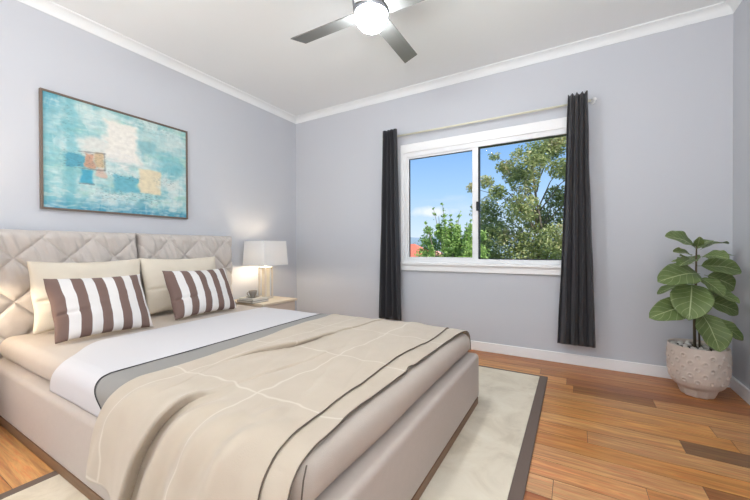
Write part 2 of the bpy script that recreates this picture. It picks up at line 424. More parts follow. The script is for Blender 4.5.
# ------------------------------------------------------------ rug
def rug():
    x0, x1, y0, y1 = 1.20, 3.062, -3.55, -.468
    R = root('area_rug', ((x0+x1)/2, (y0+y1)/2, 0), 'large pale cream area rug with a brown bound edge under the bed', 'rug')
    m = bpy.data.materials.new('cream_rug_pile'); m.use_nodes = True
    n = m.node_tree.nodes; l = m.node_tree.links; b = n['Principled BSDF']; b.inputs['Roughness'].default_value = .95; b.inputs['Specular IOR Level'].default_value = .1
    t = n.new('ShaderNodeTexCoord'); z = n.new('ShaderNodeTexNoise'); z.inputs['Scale'].default_value = 5; z.inputs['Detail'].default_value = 9; z.inputs['Roughness'].default_value = .62; z.inputs['Distortion'].default_value = .7
    l.new(t.outputs['Object'], z.inputs['Vector'])
    cr = n.new('ShaderNodeValToRGB'); el = cr.color_ramp.elements
    el[0].position = .34; el[0].color = (*srgb((214, 201, 178)), 1); el[1].position = .66; el[1].color = (*srgb((236, 226, 206)), 1); k = el.new(.5); k.color = (*srgb((229, 217, 195)), 1)
    l.new(z.outputs[0], cr.inputs[0]); l.new(cr.outputs[0], b.inputs['Base Color'])
    z2 = n.new('ShaderNodeTexNoise'); z2.inputs['Scale'].default_value = 320; l.new(t.outputs['Object'], z2.inputs['Vector'])
    bp = n.new('ShaderNodeBump'); bp.inputs['Strength'].default_value = .5; bp.inputs['Distance'].default_value = .004; l.new(z2.outputs[0], bp.inputs['Height']); l.new(bp.outputs[0], b.inputs['Normal'])
    w = .045
    link('rug_pile', bx(x0+w, x1-.055, y0+w, y1-.02, 0, .012, bev=.003), m, R)
    bm = bmesh.new()
    box(bm, x0, x0+w, y0, y1, 0, .013, .003); box(bm, x1-.055, x1, y0, y1, 0, .013, .003)
    box(bm, x0+w, x1-.055, y0, y0+w, 0, .013, .003); box(bm, x0+w, x1-.055, y1-.02, y1, 0, .013, .003)
    link('bound_edge', bm, rug_edge, R)
rug()

# ------------------------------------------------------------ bed
BY0, BY1, BX1 = -2.84, -1.19, 2.71
ZF, ZT = .338, .475
bed = root('upholstered_bed', (1.4, (BY0+BY1)/2, 0), 'wide beige upholstered bed with diamond quilted headboard on a low fabric base', 'bed')
link('plinth', bx(.16, BX1-.006, BY0+.006, BY1-.006, .013, .056, bev=.003), wood_m, bed)
bm = bx(.15, BX1, BY0, BY1, .057, ZF, bev=.024, seg=4)
link('bed_base', bm, base_fab, bed, smooth=True)
# headboard panels
def quilt(yc, z):
    """distance-like pattern 0 at seams, 1 in the middle of a diamond"""
    a = ((yc+2.71)+(z-.40))/.28; b = ((yc+2.71)-(z-.40))/.28
    da = abs(a-round(a))*.28*.7; db = abs(b-round(b))*.28*.7; d = min(da, db)
    return .62*(1-math.exp(-d/.010))+.38*(abs(math.sin(PI*a))*abs(math.sin(PI*b)))**.6
def panel(y0, y1, side):
    bm = bmesh.new(); nu, nv = 230, 230
    z0, z1 = .06, 1.15
    def fn(a, b):
        yy = y0+a*(y1-y0); zz = z0+b*(z1-z0)
        edge = min(a, 1-a)*(y1-y0); top = (1-b)*(z1-z0)
        rd = .05
        e_ = 1-math.sqrt(max(0, 1-(1-min(1, edge/rd))**2)) if edge < rd else 0
        t_ = 1-math.sqrt(max(0, 1-(1-min(1, top/.06))**2)) if top < .06 else 0
        x = .113+.034*quilt(yy, zz)*(1-.45*sm(.84, 1.1, zz))
        # gathered fabric towards the top edge
        g = sm(.72, 1.08, zz)
        x += g*.017*(noise.noise(Vector((yy*19+zz*6, zz*2.6, 2.1+side)))+.7*noise.noise(Vector((yy*40+zz*12, zz*4, 7.7+side))))
        x += .006*noise.noise(Vector((yy*6, zz*6, 3.3+side)))
        x += .0025*noise.noise(Vector((yy*25, zz*25, 9)))
        x -= .07*max(e_, t_)
        return Vector((x, yy, zz+.006*noise.noise(Vector((yy*9, side, 1)))*b))
    V = grid(bm, nu, nv, fn)
    # sides and back
    def back(v): return bm.verts.new((.022, v.co.y, v.co.z))
    loop = [V[0][j] for j in range(nv+1)]+[V[i][nv] for i in range(1, nu+1)]+[V[nu][j] for j in range(nv-1, -1, -1)]+[V[i][0] for i in range(nu-1, 0, -1)]
    bk = [back(v) for v in loop]; n_ = len(loop)
    for k in range(n_): bm.faces.new((loop[k], loop[(k+1) % n_], bk[(k+1) % n_], bk[k]))
    bm.faces.new(list(reversed(bk)))
    bmesh.ops.recalc_face_normals(bm, faces=bm.faces)
    return link('headboard_panel', bm, head_m, bed, smooth=True)
panel(-2.925, -1.981, 0)
panel(-1.969, -1.075, 5)

# mattress
bm = bx(.155, 2.665, BY0+.045, BY1-.02, ZF, ZT, bev=.058, seg=6)
mt = root('mattress', (1.4, -2.015, ZF), 'thick taupe covered mattress lying on the bed base', 'mattress')
bmesh.ops.subdivide_edges(bm, edges=[q for q in bm.edges if q.calc_length() > .3], cuts=30, use_grid_fill=True)
for v in bm.verts:
    v.co += v.normal*.004*noise.noise(v.co*4.5)
link('ticking', bm, mattress_m, mt, smooth=True)
bm = bmesh.new()
tube(bm, [(2.655, BY0+.047, .36), (2.657, BY0+.046, .40), (2.655, BY0+.055, .44), (2.648, BY0+.075, .465)], .0022, 8)
link('corner_piping', bm, brownline_m, mt, smooth=True)

# cloth laid across the bed: cross-section polyline in (y, z), resampled by arc length
def section(pts, n):
    P = [Vector((p[0], p[1])) for p in pts]
    sm_ = []
    for i in range(len(P)-1):
        p0, p1, p2, p3 = P[max(i-1, 0)], P[i], P[i+1], P[min(i+2, len(P)-1)]
        for k in range(14):
            t = k/14
            sm_.append(.5*((2*p1)+(-p0+p2)*t+(2*p0-5*p1+4*p2-p3)*t*t+(-p0+3*p1-3*p2+p3)*t**3))
    sm_.append(P[-1])
    L = [0]
    for a, b in zip(sm_, sm_[1:]): L.append(L[-1]+(b-a).length)
    res = []; j = 0
    for k in range(n+1):
        s = L[-1]*k/n
        while j < len(L)-2 and L[j+1] < s: j += 1
        t = (s-L[j])/max(1e-9, L[j+1]-L[j]); p = sm_[j].lerp(sm_[j+1], t); d = (sm_[j+1]-sm_[j]).normalized()
        res.append((p, Vector((-d.y, d.x)), s))
    return res, L[-1]
def drape(name, sec, fx0, fx1, nx, m, parent, disp=None, thick=.004):
    S, LT = sec; ns = len(S)-1
    bm = bmesh.new()
    def fn(a, b):
        k = round(b*ns); p, nn, s = S[k]
        x = fx0(p, s)+a*(fx1(p, s)-fx0(p, s))
        dx, dn = disp(x, p, s) if disp else (0, 0)
        q = p+nn*dn
        return Vector((x+dx, q.x, q.y))
    def uv(a, b):
        k = round(b*ns); p, nn, s = S[k]; x = fx0(p, s)+a*(fx1(p, s)-fx0(p, s)); return (x, s)
    grid(bm, nx, ns, fn, uv)
    bm.normal_update()
    if sum(q.normal.z for q in bm.faces) < 0: bmesh.ops.reverse_faces(bm, faces=bm.faces)
    o = link(name, bm, m, parent, smooth=True); solid(o, thick, 1)
    return o
lo, hi = BY0+.04, BY1-.018
sheet_pts = [(lo-.004, ZF+.004), (lo-.006, ZF+.05), (lo-.002, ZT-.045), (lo+.018, ZT-.015), (lo+.05, ZT+.001), (lo+.12, ZT+.005), (-2.3, ZT+.006), (-1.7, ZT+.006), (hi-.12, ZT+.005), (hi-.05, ZT+.001), (hi-.018, ZT-.015), (hi+.002, ZT-.045), (hi+.004, ZF+.01)]
ssec = section(sheet_pts, 220)
fs = root('top_sheet', (1.4, -2.015, ZT), 'smooth white top sheet with black line and grey band folded across the bed', 'bed sheet')
sideE = lambda p: max(0, (lo+.09-p.x))+max(0, (ZT-.01-p.y))*(1 if p.x < -2 else 0)
bl = lambda p, s: 1.462+.05*sm(-1.2, -2.7, p.x)+(.14*sm(ZT+.0, ZF, p.y) if p.x < -2 else 0)
w0 = lambda p, s: (.80+.04*sm(-1.5, -2.4, p.x)+.28*sm(-2.45, -2.80, p.x)**1.5-.05*(sm(ZT, ZF, p.y) if p.x < -2 else 0))
wd = lambda x, p, s: (0, .0022*noise.noise(Vector((x*5, s*5, 1)))+.0015)
drape('white_panel', ssec, w0, bl, 60, white_m, fs, wd, .005)
drape('black_line', ssec, bl, lambda p, s: bl(p, s)+.008, 2, blackline_m, fs, lambda x, p, s: (0, .0035), .005)
drape('grey_band', ssec, lambda p, s: bl(p, s)+.008, lambda p, s: bl(p, s)+.36, 24, grey_m, fs, wd, .005)

# blanket / throw
def blanket_mat():
    m = bpy.data.materials.new('beige_checked_wool'); m.use_nodes = True
    n = m.node_tree.nodes; l = m.node_tree.links; b = n['Principled BSDF']; b.inputs['Roughness'].default_value = .9; b.inputs['Sheen Weight'].default_value = .2; b.inputs['Specular IOR Level'].default_value = .2
    uvn = n.new('ShaderNodeUVMap'); sp = n.new('ShaderNodeSeparateXYZ')
    wz = n.new('ShaderNodeTexNoise'); wz.inputs['Scale'].default_value = 7; wz.inputs['Detail'].default_value = 1
    vm = n.new('ShaderNodeVectorMath'); vm.operation = 'MULTIPLY_ADD'; vm.inputs[1].default_value = (.07, .07, 0)
    l.new(uvn.outputs[0], wz.inputs['Vector']); l.new(wz.outputs['Color'], vm.inputs[0]); l.new(uvn.outputs[0], vm.inputs[2]); l.new(vm.outputs[0], sp.inputs[0])
    def line(sock, off, per):
        a = n.new('ShaderNodeMath'); a.operation = 'SUBTRACT'; a.inputs[1].default_value = off; l.new(sock, a.inputs[0])
        p = n.new('ShaderNodeMath'); p.operation = 'PINGPONG'; p.inputs[1].default_value = per/2; l.new(a.outputs[0], p.inputs[0])
        mr = n.new('ShaderNodeMapRange'); mr.inputs[1].default_value = .0065; mr.inputs[2].default_value = .0015; mr.inputs[3].default_value = 0; mr.inputs[4].default_value = 1; l.new(p.outputs[0], mr.inputs[0])
        return mr.outputs[0]
    la_ = line(sp.outputs[0], 1.86, .44); lb_ = line(sp.outputs[1], LINE0+.035, .48)
    mxx = n.new('ShaderNodeMath'); mxx.operation = 'MAXIMUM'; l.new(la_, mxx.inputs[0]); l.new(lb_, mxx.inputs[1])
    ml = n.new('ShaderNodeMath'); ml.operation = 'MULTIPLY'; ml.inputs[1].default_value = .32; l.new(mxx.outputs[0], ml.inputs[0])
    nz_ = n.new('ShaderNodeTexNoise'); nz_.inputs['Scale'].default_value = 9; nz_.inputs['Detail'].default_value = 5; l.new(uvn.outputs[0], nz_.inputs['Vector'])
    c1 = n.new('ShaderNodeMix'); c1.data_type = 'RGBA'; c1.inputs[6].default_value = (*srgb((188, 173, 153)), 1); c1.inputs[7].default_value = (*srgb((201, 187, 168)), 1); l.new(nz_.outputs[0], c1.inputs[0])
    c2 = n.new('ShaderNodeMix'); c2.data_type = 'RGBA'; c2.inputs[7].default_value = (*srgb((240, 234, 222)), 1); l.new(ml.outputs[0], c2.inputs[0]); l.new(c1.outputs[2], c2.inputs[6])
    l.new(c2.outputs[2], b.inputs['Base Color'])
    z = n.new('ShaderNodeTexNoise'); z.inputs['Scale'].default_value = 380; l.new(uvn.outputs[0], z.inputs['Vector'])
    q = n.new('ShaderNodeBump'); q.inputs['Strength'].default_value = .25; q.inputs['Distance'].default_value = .003; l.new(z.outputs[0], q.inputs['Height']); l.new(q.outputs[0], b.inputs['Normal'])
    return m
bl_pts = [(-2.885, .215), (-2.880, .27), (-2.868, .34), (-2.838, .42), (-2.80, .462), (-2.745, .484), (-2.66, .490), (-2.3, .491), (-1.7, .491), (-1.32, .489), (-1.24, .478), (-1.19, .45), (-1.165, .40), (-1.155, .34)]
bsec = section(bl_pts, 320)
sTop = min(bsec[0], key=lambda q: abs(q[0].x+2.70)+abs(q[0].y-.489)*3)[2]       # arc length where the flat top begins
LINE0 = sTop+.11
blanket_m = blanket_mat()
def crease_x(y): # where the overlap fold runs on the top
    return 2.03-.05*sm(-1.2, -1.9, y)-.14*sm(-2.0, -2.4, y)+.10*sm(-2.42, -2.72, y)
def bdisp(lvl):
    def fnd(x, p, s):
        side = sm(-2.68, -2.84, p.x); down = sm(.47, .2, p.y) if p.x < -2 else 0
        far = sm(-1.25, -1.17, p.x)
        dn = 0
        # fold: the head side lies higher and drops steeply towards the foot side
        def ridge(d, w): return math.exp(min(0, d)/w)*sm(.007, -.004, d)
        d = x-crease_x(p.x)
        amp = .009*sm(-1.18, -1.30, p.x)+.022*math.exp(-((p.x+2.08)/.20)**2)-.006*sm(-2.3, -2.5, p.x)
        dn += max(0, amp)*ridge(d, .09)*(1-side); dxt = .9*max(0, amp)*ridge(d, .05)**2*(1-side)
        # second small fold nearer the foot
        dn += .008*ridge(x-2.20-.12*(p.x+2.0), .06)*math.exp(-((p.x+2.35)/.25)**2)
        # deep pleats on the hanging side, running in over the edge
        drop = sTop+.06-s
        k = sm(0, .20, drop)
        xr = x+.28*max(0, drop)
        rg = k*ridge(xr-2.14, .075)*sm(0, .10, xr-1.86); dn += .062*rg; dx_ = .050*rg**2
        dn += .030*k*math.exp(-((xr-2.235)/.035)**2)
        dn += .026*k*math.exp(-((xr-2.36)/.04)**2)
        dn += .034*k*math.exp(-((xr-2.50)/.05)**2)
        dn += .018*k*math.exp(-((xr-1.90)/.045)**2)
        # pinch near the rounding
        dn += .012*math.exp(-((x-2.42)/.035)**2-((s-sTop-.02)/.05)**2)-.008*math.exp(-((x-2.36)/.03)**2-((s-sTop)/.06)**2)
        dn += .010*math.exp(-((x-2.12)/.03)**2-((s-sTop-.05)/.10)**2)
        # soft rumples
        q = Vector((x*3.2+s*1.1, s*2.2, 4))
        dn += .012*noise.noise(q*1.3)+.005*noise.noise(q*4)
        dn += .005*max(0, math.sin((x*2.4+s*.9)*9.0))*sm(1.85, 2.05, x)*(1-side)
        dx = .02*k*noise.noise(Vector((s*4, 2.2, 1)))+dx_+dxt
        return (dx, max(dn, -.002 if p.x > -2.8 else -.016)+lvl)
    return fnd
bk = root('throw_blanket', (2.1, -2.1, ZT), 'beige wool throw with faint white check, draped over the foot half of the bed', 'blanket')
bx0 = lambda p, s: 1.60+.115*sm(-1.2, -2.7, p.x)+(.02*max(0, sTop-s)/.3 if s < sTop else 0)
e1 = lambda p, s: 2.525+.03*sm(-2.45, -2.75, p.x)+.012*math.sin(p.x*7)*sm(-2.8, -2.5, p.x)+(.03*max(0, sTop-s)/.3 if s < sTop else 0)
e2 = lambda p, s: 2.615+.02*sm(-2.45, -2.75, p.x)+.03*sm(-1.6, -1.2, p.x)-.012*math.exp(-((p.x+2.05)/.03)**2)+(.03*max(0, sTop-s)/.3 if s < sTop else 0)
drape('lower_fold', bsec, lambda p, s: 2.36, e2, 40, blanket_m, bk, bdisp(-.003), .005)
drape('upper_fold', bsec, bx0, e1, 280, blanket_m, bk, bdisp(.005), .006)
def edge_tube(fx, lvl, m):
    S = bsec[0]; fnd = bdisp(lvl); pts = []
    for p, nn, s in S[::2]:
        x = fx(p, s); dx, dn = fnd(x, p, s); q = p+nn*dn; pts.append((x+dx, q.x, q.y))
    bm = bmesh.new(); tube(bm, pts, .0026, 6)
    link('edge_piping', bm, m, bk, smooth=True)
edge_tube(e1, .0075, brownline_m); edge_tube(e2, -.001, brownline_m)

# ------------------------------------------------------------ pillows
def pillow_mesh(w, h, t, seed, nx=70, nz=56, crease=None):
    bm = bmesh.new(); rn = seed*3.7
    lay = bm.loops.layers.uv.verify()
    def pt(a, b, sgn):
        X = (a*2-1); Z = (b*2-1)
        ed = (1-abs(X)**2.6)*(1-abs(Z)**2.6)
        th = t/2*max(0, ed)**.46
        # sides pull in between the corners
        xx = X*w/2*(1-.045*(1-Z*Z)**1.0)+.012*noise.noise(Vector((b*3, rn, sgn*0)))*abs(X)
        zz = Z*h/2*(1-.085*(1-X*X))
        yy = sgn*th
        yy += sgn*(.010*noise.noise(Vector((a*3.5, b*3.5, rn+sgn)))+.004*noise.noise(Vector((a*11, b*9, rn+sgn))))*min(1, ed*3)
        if crease and sgn < 0:
            zc = crease+.03*a
            k = sm(.42, .0, a)
            yy += .020*math.exp(-((b-zc)/.022)**2)*k*min(1, ed*4)
            zz -= .0
        return Vector((xx, yy, zz))
    for sgn in (-1, 1):
        V = [[bm.verts.new(pt(i/nx, j/nz, sgn)) for j in range(nz+1)] for i in range(nx+1)]
        for i in range(nx):
            for j in range(nz):
                ids = ((i, j), (i+1, j), (i+1, j+1), (i, j+1))
                if sgn > 0: ids = tuple(reversed(ids))
                q = bm.faces.new([V[a][b] for a, b in ids])
                for lp, (a, b) in zip(q.loops, ids): lp[lay].uv = (a/nx, b/nz)
    bmesh.ops.remove_doubles(bm, verts=bm.verts, dist=.0006)
    return bm
def stripe_mat():
    m = bpy.data.materials.new('brown_white_stripe_cotton'); m.use_nodes = True
    n = m.node_tree.nodes; l = m.node_tree.links; b = n['Principled BSDF']; b.inputs['Roughness'].default_value = .85; b.inputs['Specular IOR Level'].default_value = .2
    uvn = n.new('ShaderNodeUVMap'); sp = n.new('ShaderNodeSeparateXYZ'); l.new(uvn.outputs[0], sp.inputs[0])
    a = n.new('ShaderNodeMath'); a.operation = 'MULTIPLY'; a.inputs[1].default_value = 4.75; l.new(sp.outputs[0], a.inputs[0])
    fr_ = n.new('ShaderNodeMath'); fr_.operation = 'FRACT'; l.new(a.outputs[0], fr_.inputs[0])
    lt = n.new('ShaderNodeMath'); lt.operation = 'LESS_THAN'; lt.inputs[1].default_value = .5; l.new(fr_.outputs[0], lt.inputs[0])
    x = n.new('ShaderNodeMix'); x.data_type = 'RGBA'; x.inputs[6].default_value = (*srgb((234, 230, 226)), 1); x.inputs[7].default_value = (*srgb((126, 104, 96)), 1)
    l.new(lt.outputs[0], x.inputs[0]); l.new(x.outputs[2], b.inputs['Base Color'])
    z = n.new('ShaderNodeTexNoise'); z.inputs['Scale'].default_value = 500; t = n.new('ShaderNodeTexCoord'); l.new(t.outputs['Object'], z.inputs['Vector'])
    q = n.new('ShaderNodeBump'); q.inputs['Strength'].default_value = .2; q.inputs['Distance'].default_value = .003; l.new(z.outputs[0], q.inputs['Height']); l.new(q.outputs[0], b.inputs['Normal'])
    return m
stripe_m = stripe_mat()
def pillow(name, w, h, t, seed, m, bot, tilt, yaw, roll, label, group, crease=None):
    """bot: middle of the bottom edge (world); front faces +x; tilt leans the top back to the headboard"""
    bm = pillow_mesh(w, h, t, seed, crease=crease)
    for v in bm.verts: v.co.z += h/2
    o = link(name, bm, m, None, smooth=True, local=True)
    # local x -> world y, local -y -> world +x
    o.matrix_world = Matrix.Translation(bot) @ Matrix.Rotation(PI/2+yaw, 4, 'Z') @ Matrix.Rotation(-tilt, 4, 'X') @ Matrix.Rotation(roll, 4, 'Y')
    return tag(o, label, 'pillow', group)
R_ = math.radians
pillow('cream_pillow', .66, .47, .13, 1, sham_m, (.33, -2.35, .487), R_(14), R_(0), R_(0), 'plain cream pillow leaning on the left headboard panel, behind a striped cushion', 'plain cream pillows', crease=.42)
pillow('cream_pillow', .66, .47, .13, 2, sham_m, (.33, -1.70, .490), R_(14), R_(-2), R_(0), 'plain cream pillow leaning on the right headboard panel, nearer the lamp', 'plain cream pillows', crease=.42)
pillow('striped_cushion', .52, .405, .15, 3, stripe_m, (.73, -2.432, .484), R_(28), R_(1), R_(1), 'larger brown and white striped cushion, the one nearest the left edge', 'striped cushions', crease=.38)
pillow('striped_cushion', .57, .40, .15, 4, stripe_m, (.66, -1.715, .484), R_(25), R_(5), R_(1), 'brown and white striped cushion nearer the bedside lamp', 'striped cushions', crease=.36)

# ------------------------------------------------------------ bedside tables, lamps, books, cup
def nightstand(y0, y1, label):
    R = root('bedside_table', (.29, (y0+y1)/2, 0), label, 'bedside table', 'bedside tables')
    link('table_top', bx(.02, .56, y0, y1, .435, .46, bev=.004), oak_m, R)
    link('carcass', bx(.03, .535, y0+.012, y1-.012, .10, .435, bev=.003), beige_m, R)
    for z0 in (.11, .275):
        link('drawer', bx(.536, .553, y0+.035, y1-.035, z0, z0+.152, bev=.003), beige_m, R)
    for a, b in ((.05, y0+.03), (.05, y1-.06), (.49, y0+.03), (.49, y1-.06)):
        link('leg', bx(a, a+.03, b, b+.03, 0, .10, bev=.003), oak_m, R)
    return R
nightstand(-1.072, -.58, 'low beige bedside table with pale oak top between the bed and the window wall')
nightstand(-3.43, -2.96, 'low beige bedside table on the near side of the bed')
shade_m = bpy.data.materials.new('linen_shade'); shade_m.use_nodes = True
n = shade_m.node_tree.nodes; l = shade_m.node_tree.links; b = n['Principled BSDF']; b.inputs['Base Color'].default_value = (*srgb((246, 245, 243)), 1); b.inputs['Roughness'].default_value = .9
tr = n.new('ShaderNodeBsdfTranslucent'); tr.inputs[0].default_value = (*srgb((246, 236, 218)), 1); ms = n.new('ShaderNodeMixShader'); ms.inputs[0].default_value = .09
l.new(b.outputs[0], ms.inputs[1]); l.new(tr.outputs[0], ms.inputs[2]); l.new(ms.outputs[0], n['Material Output'].inputs[0])
cryst_m = mat('champagne_crystal', (236, 226, 204), .12, spec=.8)
brass_m = mat('satin_champagne_metal', (222, 214, 202), .35, metal=.3)
bulb_m = mat('bulb_glow', (255, 240, 215), .5, emit=(255, 226, 180), estr=6)
def table_lamp(cx, cy, label, watts):
    R = root('table_lamp', (cx, cy, .46), label, 'lamp', 'bedside lamps')
    link('lamp_foot', bx(cx-.06, cx+.06, cy-.06, cy+.06, .46, .478, bev=.003), brass_m, R)
    bm = bmesh.new(); box(bm, cx-.032, cx+.032, cy-.032, cy+.032, .478, .80, .005)
    link('lamp_column', bm, cryst_m, R)
    bm = bmesh.new()
    for a, b in ((-1, -1), (1, -1), (-1, 1), (1, 1)): box(bm, cx+a*.048-.008, cx+a*.048+.008, cy+b*.048-.008, cy+b*.048+.008, .478, .80)
    box(bm, cx-.052, cx+.052, cy-.052, cy+.052, .80, .812, .002)
    link('column_frame', bm, brass_m, R)
    bm = bmesh.new(); tube(bm, [(cx, cy, .812), (cx, cy, .90)], .010, 10); link('bulb_socket', bm, brass_m, R)
    bm = bmesh.new(); lathe(bm, [(.012, .90), (.03, .93), (.034, .955), (.026, .98), (.004, .995)], (cx, cy, 0), 16)
    link('bulb', bm, bulb_m, R, smooth=True)
    bm = bmesh.new()
    b0, b1, z0, z1 = .172, .158, .836, 1.10
    V0 = [bm.verts.new((cx+a*b0, cy+b*b0, z0)) for a, b in ((-1, -1), (1, -1), (1, 1), (-1, 1))]
    V1 = [bm.verts.new((cx+a*b1, cy+b*b1, z1)) for a, b in ((-1, -1), (1, -1), (1, 1), (-1, 1))]
    for k in range(4): bm.faces.new((V0[k], V0[(k+1) % 4], V1[(k+1) % 4], V1[k]))
    sh = link('lamp_shade', bm, shade_m, R); solid(sh, .003, -1)
    for zz, q in ((z0, b0), (z1, b1)):
        bm = bmesh.new()
        for a, b, c, d in ((-q, q, -q-.002, -q+.001), (-q, q, q-.001, q+.002), (-q-.002, -q+.001, -q, q), (q-.001, q+.002, -q, q)):
            box(bm, cx+a, cx+b, cy+c, cy+d, zz-.002, zz+.002)
        link('shade_trim', bm, shade_m, sh)
    bm = bmesh.new()
    tube(bm, [(cx-b1, cy, z1-.01), (cx+b1, cy, z1-.01)], .0025, 6); tube(bm, [(cx, cy-b1, z1-.01), (cx, cy+b1, z1-.01)], .0025, 6)
    tube(bm, [(cx, cy, .90), (cx, cy, z1-.01)], .003, 6)
    link('shade_spider', bm, brass_m, sh)
    d = lamp('bulb_light', 'POINT', (0, 0, 0), watts, (1, .84, .63), radius=.03)
    d.parent = R; d.location = (0, 0, .872-.46)
table_lamp(.245, -.75, 'white square shaded table lamp on the bedside table near the window wall', 4.8)
table_lamp(.34, -3.13, 'white square shaded table lamp at the near side of the bed', 12.0)

def book(x0, x1, y0, y1, z, h, cov, label, rz=0):
    cx, cy = (x0+x1)/2, (y0+y1)/2
    R = root('book', (cx, cy, z), label, 'book', 'books on the bedside table', rz)
    bm = bmesh.new()
    a, b = (x1-x0)/2, (y1-y0)/2
    box(bm, cx-a, cx+a, cy-b, cy+b, z, z+.003); box(bm, cx-a, cx+a, cy-b, cy+b, z+h-.003, z+h); box(bm, cx-a, cx-a+.004, cy-b, cy+b, z+.003, z+h-.003)
    link('cover', bm, cov, R)
    link('pages', bx(cx-a+.004, cx+a-.004, cy-b+.004, cy+b-.004, z+.003, z+h-.003), page_m, R)
book(.20, .44, -1.095, -.885, .46, .022, cover_d, 'dark covered book at the bottom of the small pile beside the lamp')
book(.215, .435, -1.085, -.895, .482, .020, cover_w, 'pale covered book on top of the pile, under the saucer', 0.0)
# saucer, cup
sx, sy, sz = .32, -.99, .502
bm = bmesh.new(); lathe(bm, [(.028, 0), (.04, .003), (.066, .010), (.068, .013), (.04, .007), (.002, .006)], (sx, sy, sz), 32)
tag(link('saucer', bm, cup_m, None, smooth=True), 'small grey saucer on the books beside the lamp', 'saucer')
cp = root('coffee_cup', (sx, sy, sz+.006), 'small grey stoneware cup standing on the saucer by the lamp', 'cup')
bm = bmesh.new(); lathe(bm, [(.022, .0), (.026, .003), (.024, .008), (.034, .028), (.041, .050), (.0425, .068), (.0395, .068), (.037, .050), (.028, .022), (.002, .014)], (sx, sy, sz+.006), 32)
link('cup_body', bm, cup_m, cp, smooth=True)
bm = bmesh.new(); dv = Vector((-.35, -.94, 0)); pts = []
for k in range(9):
    a = -1.2+2.4*k/8; pts.append(Vector((sx, sy, sz+.045))+dv*(.034+.026*math.cos(a))+Vector((0, 0, .02*math.sin(a))))
tube(bm, pts, .0045, 8); link('handle', bm, cup_m, cp, smooth=True)

